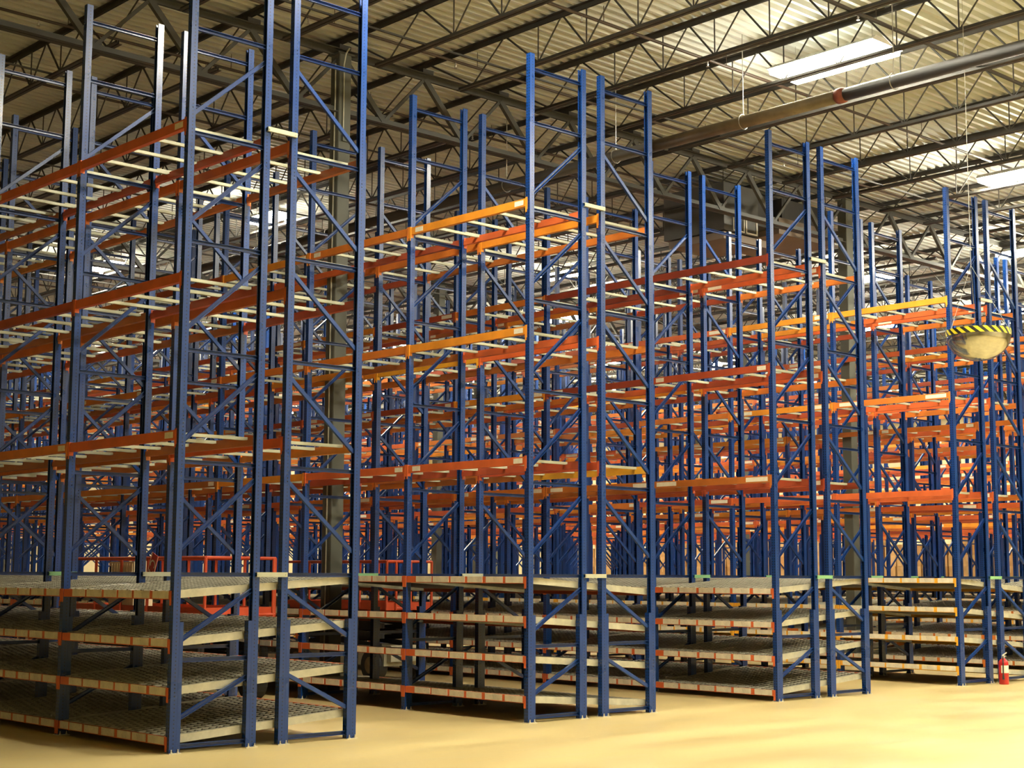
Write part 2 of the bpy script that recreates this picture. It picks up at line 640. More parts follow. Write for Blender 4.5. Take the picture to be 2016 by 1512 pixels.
for typ in (0, 1):
    mb = MB()
    frame_simple(mb, typ, 0, 0)
    MESH['far', typ] = mb.mesh('rack_frame', [M['blue']])

NB = (4, 9, 14, 19, 22, 22, 22, 22, 22)      # bays built per row
NR = len(NB)
HALF = ('near half', 'far half')


def make_frame(label, typ):
    t = thing('rack_frame', (0, 0, 0), label, 'rack frame', 'blue rack frames')
    for s, x in ((-1, 0), (1, D)):
        obj('post', MESH['post', s], (x, 0, 0), t)
        obj('post_stiffener', MESH['stiff', s], (x, 0, 0), t)
        obj('base_plate', MESH['plate', s], (x, 0, 0), t)
    for me in MESH['hz']:
        obj('horizontal_brace', me, (0, 0, 0), t)
    for me in MESH['dg', typ]:
        obj('diagonal_brace', me, (0, 0, 0), t)
    return t


def dup(root):
    r = root.copy()
    COL.objects.link(r)
    for c in root.children:
        cc = c.copy()
        COL.objects.link(cc)
        cc.parent = r
    return r


B36 = '0123456789abcdefghijklmnopqrstuvwxyz'
PICKS = {
    'frame': '0000010101001011102002010110203001212111113013110312100211201303102203202304212214102313313303211401411501604112403404203603415301512513501711704302802601612715204505312411312503514312904603904515504413714615514713706415614802613610412a03816514703b17513a02702c15806403912915715813802b07504904403d02b17613c02a15404916606706811814a18715217815607805a08816a06615415d13f04a07704c15706806a14818708b15b07906713e14h07c15907c02817604b03g18618908916c06505e13c14e14g03b04k05l06b17f05c18e08e15e05914i18h16304e03e07b13d18c08g06f04g18608f06g08a15h18a06h06915f13a15g08c17914b15a15h04c04f15b15m14k17d07e16d14h14i05k16h17j17h06c17e06g17a15d04d14f06907k06i15c03h18l02d15j06b06k07i05k05i07l13g07f17i17g04d06k14j06l17a06e18d16j06f18j17m08i08b06m03f18m14l15i17k16e02c08k15l18l18g17g18i18k06d0',
    'beam': '002000100000102010101000002220200120201010220012012220000021000100110110101110211120100100133020300030101100002301120003111011220100201120210121101310121003202201010002102302220111212030111111112120013021110111132013202301132110110321001123312021113023021231103013411020032121410011120213121001233022022120122210300132102220212221231200100201020223211332203100221112012101232013001211021122001220412002011221300321033121411122211400311122223200122203233012010332212300031312231410231032112213311332133123220113101203121352002311222313205210522002032002131142103310431042003122110232232203130123224220020243002321330041232112412141133410322212122301221203032313331114114510241031033400332031011500142035103203300213132303241342132520150124004311242042232422241140004400240352113313522144111403240140106300141335005500130313121511450053003411320133222421540044101401421141122510210215104101412215125320141234132500342343135313361054205311640032125510282016032521342044136310311215032312552034224221251113232202522335201601332315133613352333013321152033032700142325223522451135111611272075101202362341035700641016001302541016132922460052133611552126206411531034035222360029215411262253214201230226105511',
    'bar': '0020300100002010020200000001030120302200012010001000101012020010201100011030021300110002110011301200011020110100200022100021200111021000011210202012101020301213000031120001000022010111300210021101021011202032100000110201010010100310102020000121101110101031021211201101001110210010100000221103110012120000202213032111011002113112030101010213000131110000011102001121001111011121010120201010021121303111021112020202101202030201012210101121110111212020111021102001111101220220213030111220311103121001121102112132102120211113131021111200012201002000022203212121510012102201012021020102242002010303010212131111101013212001410320211151011210322212302013020220212211021310320010022120220221100101132020020113132002210331202212111011114101212032121001012302111211030203302120321216102031123021314202132013220303012222022011016200121121610101011232012221321201142002320216210122122310222102242012111022201161102720322100122132111213211312102110114100141120201322110322131000228203312032410030100322012320034210131131000321103161031311211000252021511322112211132011130101301021311141202222100210230103142121100220112162022411031100221011200031102252002220024113301101321332200131003120015112221132310025201211113221125203232031421041213300102221111003020123210330000131104121213203232102420217212272003011230113231031100134212130033121326203321012a2024221033211140013011141203332103410328202241013621214111322023621032113251001200216111152113221017111122001200315001251024220031201292001500026101151112411122111',
    'shelf': '0000010020032000102010112021032031000121022101010132113032123024101102211133014112200210201123002220221112132314120234213112302324203123211214014324003223131225214221233104422623324311202234520324023420311522412502726425222524624133521624030332425316325425323624722406522820304415526621333724922921427522602a25115627424821328626312518725126724a21724b23311316417722a02706508523202903927623826824512806303305238923404c22b28823702433808711825107608812332535a2',
    'spacer': '0010000101011002011102002100201203013003100113310212311212214201111311412713202413112612913214312114610314215302b14814412304102815d15515814715614914112515314d1521591541',
    'carton': '400401402404405406407408409410411412414415416418419421424425426427428429431433437438439440500501502504505506508509510511512514515516518519521524525526527528529531533537538539540600601602604605606608609610611612614615616618619621624625626627628629631633637638639640701702704705708709711712714715716719721724725727729731733737738739740804',
}   #PICKS#


def pick(items, kind, n):
    """items: (dist, in frame, payload); the things of this kind that show in the picture (largest 300), then the rest.
    A key is the first n numbers of the payload, one base-36 digit each."""
    if kind not in PICKS:
        return [i[2] for i in items if i[1]], [i[2] for i in items if not i[1]]
    shown = {PICKS[kind][i:i + n] for i in range(0, len(PICKS[kind]), n)}
    a = [i[2] for i in sorted(items, key=lambda q: q[0]) if ''.join(B36[v] for v in i[2][:n]) in shown]
    b = [i[2] for i in items if ''.join(B36[v] for v in i[2][:n]) not in shown]
    return a, b


items = []
for r in range(NR):
    for j in range(NB[r] + 1):
        for h in (0, 1):
            x = r * PITCH + h * (D + GAP)
            y = j * BAY
            vis = in_view([(x + a, y, z) for a in (0, D) for z in (.1, 1.5, 3, 5, 7, 8.8)], 0)
            items.append(((Vector((x + .5, y, 3)) - CAM).length, vis, (r, j, h, x, y)))
near, rest = pick(items, 'frame', 3)
proto = {}
for r, j, h, x, y in near:
    where = 'at the open end of the %s rack row' % ORD[r] if j == 0 else '%s in from the aisle end, %s rack row' % (ORD[j], ORD[r])
    label = 'blue perforated rack frame %s, %s' % (where, HALF[h])
    dist = (Vector((x, y, 3)) - CAM).length
    if dist < 44:
        if h not in proto:
            proto[h] = make_frame(label, h)
            o = proto[h]
        else:
            o = dup(proto[h])
    else:
        o = obj('rack_frame', MESH['far', h])
    o.location = (x, y, 0)
    tag(o, label, 'rack frame', 'blue rack frames')
mb = MB()
for r, j, h, x, y in rest:
    frame_simple(mb, h, x, y)
if mb.v:
    o = build('rack_frame_bank', mb, M['blue'])
    tag(o, 'blue rack frames deep in the racking, behind the others', 'rack frame', None, 'stuff')

# ------------------------------------------------------------------ load beams
BH, BW = .105, .062
BL = BAY - PD - .012


def beam_profile(s):
    """step beam section (x, z) with z=0 at the top; outer face at x=0, step inwards (+x) for s=1."""
    p = [(0, 0), (.026, 0), (.026, -.040), (BW, -.040), (BW, -BH), (0, -BH)]
    return [(s * a, 0, b) for a, b in (p if s < 0 else p[::-1])]


def beam_into(mb, s, ox, oy, oz, m=0, conn=True):
    mb.prism(beam_profile(s), (ox + s * .002, oy + PD + .006, oz), (ox + s * .002, oy + PD + .006 + BL, oz), m)
    if conn:
        for k_ in (0, 1):
            y0 = oy + (PD - .0345 if k_ == 0 else BAY)
            a, b = sorted((ox - s * .008, ox - s * .002))
            mb.box(a, b, y0, y0 + .0345, oz - .19, oz + .012, m)


beam_mesh, conn_mesh = {}, {}
for s in (1, -1):
    for c in OR:
        mb = MB()
        beam_into(mb, s, 0, 0, 0, 0, False)
        beam_mesh[s, c] = mb.mesh('load_beam', [M[c]])
        mb = MB()
        a, b = sorted((-s * .008, -s * .002))
        mb.box(a, b, 0, .0345, -.155, .012)
        mb.box(a, b, .012, .0345, -.19, -.155)
        a, b = sorted((-s * .008, s * .05))
        mb.box(a, b, .0355, .0390, -.15, .008)
        conn_mesh[s, c, 0] = mb.mesh('end_connector', [M[c]])
        m2 = MB()
        m2.v = [(q[0], -q[1], q[2]) for q in mb.v]
        m2.f = [f[::-1] for f in mb.f]
        m2.mi = mb.mi[:]
        conn_mesh[s, c, 1] = m2.mesh('end_connector', [M[c]])
stk = {}
for s in (1, -1):
    for w in (.17, .30, .42):
        mb = MB()
        a, b = sorted((s * .002, -s * .001))
        mb.box(a, b, 0, w, -.085, -.018)
        stk[s, w] = mb.mesh('sticker', [M['sticker']])

# colours seen on the nearest beams: (row, bay, tier, position) -> colour; position 0..3 counts across the row
SEEN = {(0, 0, 2, 0): 'redorange', (0, 0, 2, 1): 'red', (0, 0, 2, 2): 'brown', (0, 0, 2, 3): 'brown', (0, 1, 2, 0): 'redorange', (0, 1, 2, 1): 'red', (0, 1, 2, 2): 'orange',
        (0, 0, 1, 0): 'redorange', (0, 0, 1, 1): 'red', (0, 0, 1, 2): 'brown', (0, 0, 1, 3): 'red', (0, 1, 1, 0): 'red', (0, 1, 1, 1): 'brown', (0, 1, 1, 2): 'brown',
        (0, 0, 0, 0): 'redorange', (0, 0, 0, 1): 'brown', (0, 0, 0, 2): 'redorange', (0, 0, 0, 3): 'amber', (0, 1, 0, 0): 'orange', (0, 1, 0, 1): 'brown', (0, 1, 0, 2): 'brown',
        (1, 0, 2, 0): 'amber', (1, 0, 2, 1): 'redorange', (1, 0, 2, 2): 'amber', (1, 0, 2, 3): 'orange', (1, 1, 2, 0): 'orange', (1, 1, 2, 1): 'red', (1, 1, 2, 2): 'orange', (1, 1, 2, 3): 'brown',
        (1, 0, 1, 0): 'amber', (1, 0, 1, 1): 'redorange', (1, 0, 1, 2): 'redorange', (1, 0, 1, 3): 'orange', (1, 1, 1, 0): 'orange', (1, 1, 1, 1): 'brown', (1, 1, 1, 2): 'yellow', (1, 1, 1, 3): 'brown',
        (1, 0, 0, 0): 'redorange', (1, 0, 0, 1): 'red', (1, 0, 0, 2): 'red', (1, 0, 0, 3): 'yellow', (1, 1, 0, 0): 'redorange', (1, 1, 0, 1): 'red', (1, 1, 0, 2): 'brown', (1, 1, 0, 3): 'brown',
        (2, 0, 2, 0): 'dkred', (2, 0, 2, 1): 'redorange', (2, 0, 2, 2): 'redorange', (2, 0, 2, 3): 'orange', (2, 1, 2, 0): 'dkred', (2, 1, 2, 1): 'dkred',
        (2, 0, 1, 0): 'red', (2, 0, 1, 1): 'red', (2, 0, 1, 2): 'redorange', (2, 0, 0, 0): 'brown', (2, 0, 0, 1): 'red', (2, 0, 0, 2): 'red', (2, 1, 0, 0): 'brown', (2, 1, 1, 0): 'dkred',
        (3, 0, 2, 0): 'amber', (3, 0, 2, 1): 'redorange', (3, 0, 2, 2): 'redorange', (3, 0, 2, 3): 'orange', (3, 1, 2, 0): 'amber',
        (3, 0, 1, 0): 'orange', (3, 0, 1, 1): 'redorange', (3, 0, 1, 2): 'redorange', (3, 1, 1, 0): 'amber',
        (3, 0, 0, 0): 'redorange', (3, 0, 0, 1): 'redorange', (3, 0, 0, 2): 'redorange', (3, 1, 0, 0): 'redorange'}
POS = ('near half outer edge', 'near half inner edge', 'far half inner edge', 'far half outer edge')
TN = ('lower', 'middle', 'upper')
rb = random.Random(11)
items = []
for r in range(NR):
    for j in range(NB[r]):
        for t in range(3):
            for p in range(4):
                x = r * PITCH + (0, D, D + GAP, W2)[p]
                s = 1 if p in (0, 2) else -1
                y = j * BAY
                z = TIERS[t]
                c = SEEN.get((r, j, t, p)) or rb.choice(('red', 'redorange', 'redorange', 'orange', 'orange', 'amber', 'brown'))
                vis = in_view([(x, y + a * BAY / 4, z) for a in range(5)])
                items.append(((Vector((x, y + 1.2, z)) - CAM).length, vis, (r, j, t, p, x, y, z, s, c)))
near, rest = pick(items, 'beam', 4)
rs = random.Random(5)
for r, j, t, p, x, y, z, s, c in near:
    o = obj('load_beam', beam_mesh[s, c], (x, y, z))
    tag(o, '%s load beam on %s tier, %s bay of %s rack row, %s' % (ORNAME[c], TN[t], ORD[j], ORD[r], POS[p]), 'rack beam', 'orange load beams')
    obj('end_connector', conn_mesh[s, c, 0], (0, PD - .0345, 0), o)
    obj('end_connector', conn_mesh[s, c, 1], (0, BAY + .0345, 0), o)
    if p == 0 or r >= 2:
        w = .17 if r < 2 else rs.choice((.17, .30, .42))
        if rs.random() < .75:
            obj('sticker', stk[s, w], (0, PD + .05, 0), o)
        if rs.random() < .45:
            obj('sticker', stk[s, w], (0, BAY - .10 - w, 0), o)
mb = MB()
cols = list(OR)
for r, j, t, p, x, y, z, s, c in rest:
    beam_into(mb, s, x, y, z, cols.index(c))
    if rs.random() < .35:
        w = rs.choice((.2, .35, .45))
        yy = y + PD + rs.uniform(.05, 1.8)
        a, b = sorted((x - s * .001, x + s * .002))
        mb.box(a, b, yy, yy + w, z - .085, z - .018, len(cols))
o = build('load_beam_bank', mb, [M[c] for c in cols] + [M['sticker']])
tag(o, 'many orange and red load beams deep in the racking', 'rack beam', None, 'stuff')

# ------------------------------------------------------------------ pallet support bars
def bar_into(mb, ox, oy, oz, m=0):
    x0, x1 = ox + .032, ox + D - .032
    h, w, t = .036, .038, .004
    p = [(-w / 2, 0), (-w / 2, h), (w / 2, h), (w / 2, 0), (w / 2 - t, 0), (w / 2 - t, h - t), (-w / 2 + t, h - t), (-w / 2 + t, 0)]
    mb.prism([(0, a, b) for a, b in p], (x0, oy, oz), (x1, oy, oz), m)


mb = MB()
bar_into(mb, 0, 0, 0)
bar_me = mb.mesh('support_bar', [M['bar']])
rb = random.Random(3)
items = []
for r in range(NR):
    for j in range(NB[r]):
        for t in range(3):
            for h in (0, 1):
                for q in range(4):
                    x = r * PITCH + h * (D + GAP)
                    y = j * BAY + .31 + .623 * q + rb.uniform(-.05, .05)
                    z = TIERS[t] - .0395
                    if any(abs(y - gy) < .2 and x - .2 < cx < x + D + .2 for cx in CX for gy in GY):
                        continue
                    vis = in_view([(x + a * D / 3, y, z) for a in range(4)])
                    items.append(((Vector((x + .5, y, z)) - CAM).length, vis, (r, j, t, h, q, x, y, z)))
near, rest = pick(items, 'bar', 5)
for r, j, t, h, q, x, y, z in near:
    o = obj('support_bar', bar_me, (x, y, z))
    tag(o, '%s pale support bar of the %s tier, %s bay, %s rack row, %s' % (ORD[q], TN[t], ORD[j], ORD[r], HALF[h]), 'support bar', 'pale pallet support bars')
mb = MB()
for r, j, t, h, q, x, y, z in rest:
    mb.box(x + .032, x + D - .032, y - .019, y + .019, z, z + .036)
o = build('support_bar_bank', mb, M['bar'])
tag(o, 'many pale support bars across the beams deep in the racking', 'support bar', None, 'stuff')

# ------------------------------------------------------------------ row spacers
def spacer_mesh(m):
    mb = MB()
    x0, x1, h = -.055, GAP + .055, .052
    mb.box(x0, x1, -.034, -.030, 0, h)
    mb.box(x0, x1, -.030, -.001, h - .004, h)
    mb.box(x0, x1, -.030, -.001, 0, .004)
    for x in (x0 + .02, x1 - .02):
        mb.tube((x, -.034, h / 2), (x, -.040, h / 2), .009, 6)
    return mb.mesh('row_spacer', [m])


sp_me = {'cream': spacer_mesh(M['bar']), 'green': spacer_mesh(M['green'])}
SPZ = (1.835, 6.885)
for r in range(NR):
    for j in range(NB[r] + 1):
        for t, z in enumerate(SPZ):
            x, y = r * PITCH + D, j * BAY
            if not in_view([(x, y, z), (x + GAP, y, z)]):
                continue
            if 'spacer' in PICKS and ''.join(B36[v] for v in (r, j, t)) not in [PICKS['spacer'][q:q + 3] for q in range(0, len(PICKS['spacer']), 3)]:
                continue
            c = 'green' if (t == 0 and (r >= 2 or j % 3 == 2)) else 'cream'
            o = obj('row_spacer', sp_me[c], (x, y, z))
            tag(o, '%s spacer bar %s, %s frame line of %s rack row' % (c, 'at shelf height' if t == 0 else 'up high', ORD[j], ORD[r]), 'spacer bar', 'row spacer bars')

# ------------------------------------------------------------------ carton flow shelves (four levels)
LOWZ, RISE, STEP = .168, .165, .505
S0, S1 = .015, W2 - .015


def deck_z(x, lowleft):
    f = (x - S0) / (S1 - S0)
    return RISE * (f if lowleft else 1 - f)


def rail_into(mb, x, s, z, m_rail):
    """front or rear rail with end hooks: outer face at x, going inwards s."""
    a, b = sorted((x + s * .002, x + s * .05))
    mb.box(a, b, PD + .004, BAY - .004, z - .082, z, m_rail)
    a, b = sorted((x + s * .002, x + s * .075))
    mb.box(a, b, PD + .004, BAY - .004, z - .089, z - .082, m_rail)
    a, b = sorted((x - s * .007, x - s * .001))
    for y0 in (PD - .0345, BAY):
        mb.box(a, b, y0, y0 + .0345, z - .150, z + .004, m_rail)


def strip_into(mb, x, s, z, rnd, m=0):
    a, b = sorted((x + s * .002, x - s * .004))
    y = PD + .03
    while y < BAY - .2:
        w = rnd.choice((.30, .33, .35, .29))
        y1 = min(y + w, BAY - .05)
        mb.box(a, b, y, y1, z - .080, z + .001, m)
        y = y1 + rnd.choice((.055, .07, .035, .045))


def bed_mesh(lowleft, notch, detail):
    """carton flow tracks side by side: dark tray, two pale rails, rows of wheels between them."""
    mb = MB()
    npitch = 15
    y0 = PD + .06
    pit = (BAY - .06 - y0) / npitch
    xa, xb = .055, W2 - .055
    za, zb = deck_z(xa, lowleft), deck_z(xb, lowleft)

    def Z(x):
        return za + (zb - za) * (x - xa) / (xb - xa)

    def run(p, m):
        n_ = len(p)
        mb.add([(xa, a, za + b) for a, b in p] + [(xb, a, zb + b) for a, b in p], [(q, (q + 1) % n_, n_ + (q + 1) % n_, n_ + q) for q in range(n_)] + [tuple(range(n_ - 1, -1, -1)), tuple(range(n_, 2 * n_))], m)
    for i in range(npitch):
        yc = y0 + (i + .5) * pit
        if notch and notch[0] < yc < notch[1]:
            continue
        w = pit * .46
        run([(yc - w, -.040), (yc + w, -.040), (yc + w, -.035), (yc - w, -.035)], 0)
        for e in (-w, w - .016):
            run([(yc + e, -.0345), (yc + e + .016, -.0345), (yc + e + .016, .004), (yc + e, .004)], 2)
        if detail:
            x = xa + .05 + (i % 2) * .045
            while x < xb - .03:
                for yy in (-w + .022, .006):
                    mb.tube((x, yc + yy, Z(x) - .012), (x, yc + yy + w - .03, Z(x) - .012), .019, 6, 1)
                x += .09
    return mb.mesh('roller_bed', [M['bed'], M['wheel'], M['galv']])


def side_rail_mesh(lowleft):
    mb = MB()
    xa, xb = .06, W2 - .06
    za, zb = deck_z(xa, lowleft) + .004, deck_z(xb, lowleft) + .004
    h = .085
    t = .004
    p = [(0, 0), (0, -h), (.032, -h), (.032, -h + t), (t, -h + t), (t, -t), (.032, -t), (.032, 0)]
    for yy, s in ((PD + .012, 1),):
        pa = [(xa, yy + s * a, za + b) for a, b in p]
        pb = [(xb, yy + s * a, zb + b) for a, b in p]
        n_ = len(p)
        mb.add(pa + pb, [(q, (q + 1) % n_, n_ + (q + 1) % n_, n_ + q) for q in range(n_)] + [tuple(range(n_ - 1, -1, -1)), tuple(range(n_, 2 * n_))])
    return mb


def side_pair(lowleft):
    a = side_rail_mesh(lowleft).mesh('side_rail', [M['galv']])
    m1 = side_rail_mesh(lowleft)
    m1.v = [(x, PD + BAY - y, z) for x, y, z in m1.v]
    m1.f = [f[::-1] for f in m1.f]
    return a, m1.mesh('side_rail', [M['galv']])


SIDES = {ll: side_pair(ll) for ll in (True, False)}
BEDS = {}
RAILS, STRIPS = {}, {}
for c in OR:
    for s in (1, -1):
        mb = MB()
        rail_into(mb, 0, s, 0, 0)
        RAILS[s, c] = mb.mesh('pick_rail', [M[c]])
rq = random.Random(21)
for s in (1, -1):
    for v in range(5):
        mb = MB()
        strip_into(mb, 0, s, 0, rq)
        STRIPS[s, v] = mb.mesh('label_strip', [M['label']])
LV = ('bottom', 'second', 'third', 'top')


def notch_for(r, j):
    x0, y0 = r * PITCH, j * BAY
    for cx in CX:
        for gy in GY:
            if x0 - .1 < cx < x0 + W2 + .1 and y0 - .1 < gy < y0 + BAY + .1:
                return (gy - y0 - .24, gy - y0 + .24)
    return None


items = []
for r in range(NR):
    for j in range(NB[r]):
        for k_ in range(4):
            x, y, z = r * PITCH, j * BAY, LOWZ + STEP * k_
            vis = in_view([(x + a, y + b, z) for a in (0, 1.2, W2) for b in (0.2, 1.2, 2.4)])
            items.append(((Vector((x, y + 1.2, z)) - CAM).length, vis, (r, j, k_, x, y, z)))
near, rest = pick(items, 'shelf', 3)
rs = random.Random(8)
for r, j, k_, x, y, z in near:
    ll = r % 2 == 0
    c = 'redorange' if r < 3 else ('yellow' if r % 2 else 'orange')
    o = thing('flow_shelf', (x, y, z), 'grey roller flow shelf with white label strip, %s level, %s bay of %s rack row' % (LV[k_], ORD[j], ORD[r]), 'shelf', 'roller flow shelves')
    dist = (Vector((x, y, z)) - CAM).length
    nt = notch_for(r, j)
    key = (ll, nt and round(nt[0], 2), dist < 34)
    if key not in BEDS:
        BEDS[key] = bed_mesh(ll, nt, dist < 34)
    obj('roller_bed', BEDS[key], (0, 0, 0), o)
    zl, zr = (0, RISE) if ll else (RISE, 0)
    obj('pick_rail', RAILS[1, c], (0, 0, zl), o)
    obj('pick_rail', RAILS[-1, c], (W2, 0, zr), o)
    a, b = obj('label_strip', STRIPS[1, rs.randrange(5)], (0, 0, zl), o), obj('label_strip', STRIPS[-1, rs.randrange(5)], (W2, 0, zr), o)
    obj('side_rail', SIDES[ll][0], (0, 0, 0), o)
    obj('side_rail', SIDES[ll][1], (0, 0, 0), o)
mb = MB()
for r, j, k_, x, y, z in rest:
    ll = r % 2 == 0
    za, zb = (0, RISE) if ll else (RISE, 0)
    if notch_for(r, j):
        continue
    prof, yy = [], PD + .05
    while yy < BAY - .08:
        prof += [(yy, 0), (yy + .05, 0), (yy + .05, -.03), (yy + .105, -.03)]
        yy += .11
    n_ = len(prof)
    mb.add([(x + .05, y + a, z + za + b) for a, b in prof] + [(x + W2 - .05, y + a, z + zb + b) for a, b in prof], [(i, i + 1, n_ + i + 1, n_ + i) for i in range(n_ - 1)], 0)
    for xx, s, dz in ((x, 1, za), (x + W2, -1, zb)):
        a, b = sorted((xx + s * .002, xx + s * .05))
        mb.box(a, b, y + PD + .006, y + BAY - .006, z + dz - .088, z + dz, 1)
        a, b = sorted((xx + s * .002, xx - s * .004))
        yy = y + PD + .03
        while yy < y + BAY - .2:
            mb.box(a, b, yy, yy + .33, z + dz - .072, z + dz - .003, 2)
            yy += .41
if mb.v:
    o = build('flow_shelf_bank', mb, [M['bed'], M['redorange'], M['label']])
    tag(o, 'grey roller flow shelves deep in the racking', 'shelf', None, 'stuff')

# ------------------------------------------------------------------ lamps
LAMPS = [(10.95, -.8), (10.5, 14.25), (10.45, 21.8), (17.9, 28.9), (19.26, .8), (26.2, 8.8), (26.1, 4.3), (33.4, 13.4), (33.8, 9.0), (43.1, 22.9),
         (45.9, 57), (34.8, 49.2), (26.5, 49.1), (33.1, 33.2), (33.1, 25.1), (36.1, 22.1), (19.9, 14.4),
         # out of the frame, lighting the cross aisle
         (3.3, -1.6), (3.3, -8.6), (12.4, -8.6), (18.5, -8.6), (26.0, -4.0), (18.5, -16), (12.4, -16), (3.3, -16), (26, -12), (34, -4)]
LZ = 10.40
NVIS = 17
LAMPS = [(CAM.x + (x - CAM.x) * (LZ - CAM.z) / (9.9 - CAM.z), CAM.y + (y - CAM.y) * (LZ - CAM.z) / (9.9 - CAM.z)) if i < NVIS else (x, y) for i, (x, y) in enumerate(LAMPS)]
LAMPS += [(a, 1.78 + 3.02 * (round((b - 1.78) / 3.02 - .5) + .5)) for a, b in [(27, 30), (27, 38.5), (18.9, 38.5), (42.5, 34), (42.5, 44), (35.5, 41.5), (48, 14), (52, 24), (52, 36), (27, 21), (18.9, 48), (11, 38), (44, 52), (53, 48)]]  # extra lamps added deep in the aisles to brighten the far racking
def lamp_set(hl, hw, big=''):
    hb = MB()
    hb.prism([(-hw - .02, 0, 0), (hw + .02, 0, 0), (hw * .75, 0, .09), (-hw * .75, 0, .09)], (0, -hl - .03, 0), (0, hl + .03, 0))
    housing = hb.mesh('lamp_housing', [M['fix']])
    lb = MB()
    lb.prism([(-hw, 0, -.004), (-hw + .03, 0, -.085), (hw - .03, 0, -.085), (hw, 0, -.004)], (0, -hl, 0), (0, hl, 0))
    ub = MB()
    ub.box(-.12, .12, -hl * .85, hl * .85, .091, .099)
    wbm = MB()
    for yy in (-hl * .75, hl * .75):
        wbm.tube((0, yy, .10), (0, yy, CEIL - LZ - .02), .005, 5)
    return housing, lb.mesh('lamp_lens', [M['lamp' + big]]), ub.mesh('uplight_slot', [M['uplight' + big]]), wbm.mesh('hanger_wire', [M['steel']])


LONG, SHORT = lamp_set(1.02, .42, '_big'), lamp_set(.64, .27)
LDESC = {0: 'over the cross aisle, large and dazzling above the dark pipe', 1: 'in the aisle behind the second rack row', 2: 'far down the aisle, seen between the first row posts',
         3: 'deep among the racks behind the first row', 4: 'at the frame edge beyond the third row posts', 5: 'beyond the third row, first of a glowing run', 6: 'beside the fourth row posts, high up',
         7: 'beyond the fourth row, under the upper beams', 8: 'by the hanging dome, above the orange beam', 9: 'small and distant, between the third row posts', 10: 'tiny, low in the far distance behind the first row',
         11: 'tiny, in the far distance by the column', 12: 'small and distant at the far end behind the first row', 13: 'distant, behind the second row middle tier', 14: 'distant, between the second and third rows',
         15: 'distant, beside the third row middle tier', 16: 'deep behind the second row upper tier'}
for i, (x, y) in enumerate(LAMPS):
    o = thing('high_bay_lamp', (x, y, LZ), 'glowing high bay lamp ' + LDESC.get(i, 'added beyond the visible ones to light the aisles'), 'lamp', 'high bay lamps')
    for nm, me in zip(('lamp_housing', 'lamp_lens', 'uplight_slot', 'hanger_wire'), LONG if i == 0 else SHORT):
        obj(nm, me, (0, 0, 0), o)

# ------------------------------------------------------------------ overhead pipe
px_, pz_ = 11.08, 9.35
t = thing('overhead_pipe', (px_, 0, pz_), 'long dark overhead pipe with a tan wrapped length, hung under the roof joists', 'pipe')
mb = MB(); mb.tube((0, -20, 0), (0, -.86, 0), .10, 20); mb.tube((0, 3.05, 0), (0, 44, 0), .10, 20)
build('pipe_run', mb, M['duct'], t, smooth=True)
mb = MB(); mb.tube((0, -.86, 0), (0, 3.05, 0), .104, 20)
build('tan_sleeve', mb, M['tan'], t, smooth=True)['label'] = 'tan wrapped length of pipe'
mb = MB(); mb.tube((0, -.90, 0), (0, -.78, 0), .122, 20); mb.tube((0, -.92, 0), (0, -.76, 0), .112, 20)
build('coupling', mb, M['rust'], t, smooth=True)['label'] = 'rust red pipe coupling'
yy = -7.6
while yy < 34:
    mb = MB()
    mb.path([(0, yy, CEIL - pz_), (0, yy, .17)] + [(math.sin(a) * .125, yy, math.cos(a) * .125) for a in [i * PI / 8 for i in range(17)]], .008, 5)
    build('pipe_hanger', mb, M['steel'], t)
    yy += 2.9

# ------------------------------------------------------------------ hanging dome mirror
mx, my, mz = 11.5, -2.83, 5.36
t = thing('dome_mirror', (mx, my, mz), 'hanging clear dome mirror with a yellow and black striped rim', 'mirror')
R = .455
prof = [(R * math.cos(a), -.37 * math.sin(a)) for a in [i * (PI / 2) / 14 for i in range(15)]]
prof[-1] = (.001, -.37)
mb = MB(); mb.lathe(prof, 40)
build('dome', mb, M['dome'], t, smooth=True)
mb = MB(); mb.lathe([(R - .004, -.005), (R + .006, -.005), (R + .006, .085), (R - .004, .085), (R - .004, -.005)], 60)
build('striped_rim', mb, M['hazard'], t)
mb = MB()
top = Vector((-.04, .06, 1.05))
for i in range(3):
    a = 2 * PI * i / 3 + .6
    mb.tube((R * math.cos(a), R * math.sin(a), .08), top, .0035, 5)
mb.tube(top, (-.04, .06, CEIL - mz), .0045, 5)
build('suspension_wire', mb, M['steel'], t)

# ------------------------------------------------------------------ fire extinguisher
t = thing('fire_extinguisher', (16.50, -.22, 0), 'red fire extinguisher with white label standing by the fourth row end post', 'fire extinguisher')
mb = MB(); mb.lathe([(.001, 0), (.078, 0), (.084, .012), (.084, .36), (.078, .395), (.06, .425), (.034, .44), (.03, .455), (.001, .455)], 28)
build('cylinder', mb, M['extred'], t, smooth=True)
mb = MB(); mb.lathe([(.0852, .20), (.0852, .33)], 28)
mb.f = [f for i, f in enumerate(mb.f) if 14 <= i < 26]; mb.mi = mb.mi[:len(mb.f)]
build('label_sheet', mb, M['sticker'], t)['label'] = 'white instruction label'
mb = MB(); mb.tube((0, 0, .45), (0, 0, .50), .024, 10)
mb.beam((-.03, 0, .50), (.11, 0, .545), .022, .012); mb.beam((-.03, 0, .49), (.10, 0, .485), .022, .010)
build('valve_handle', mb, M['zinc'], t)
mb = MB(); mb.path([(-.02, -.01, .48), (-.07, -.03, .46), (-.10, -.05, .38), (-.102, -.05, .24), (-.095, -.045, .17)], .011, 8)
mb.tube((-.095, -.045, .17), (-.092, -.043, .09), .014, 8, 0, .02)
build('hose', mb, M['black'], t)

# ------------------------------------------------------------------ scissor lifts in the aisles


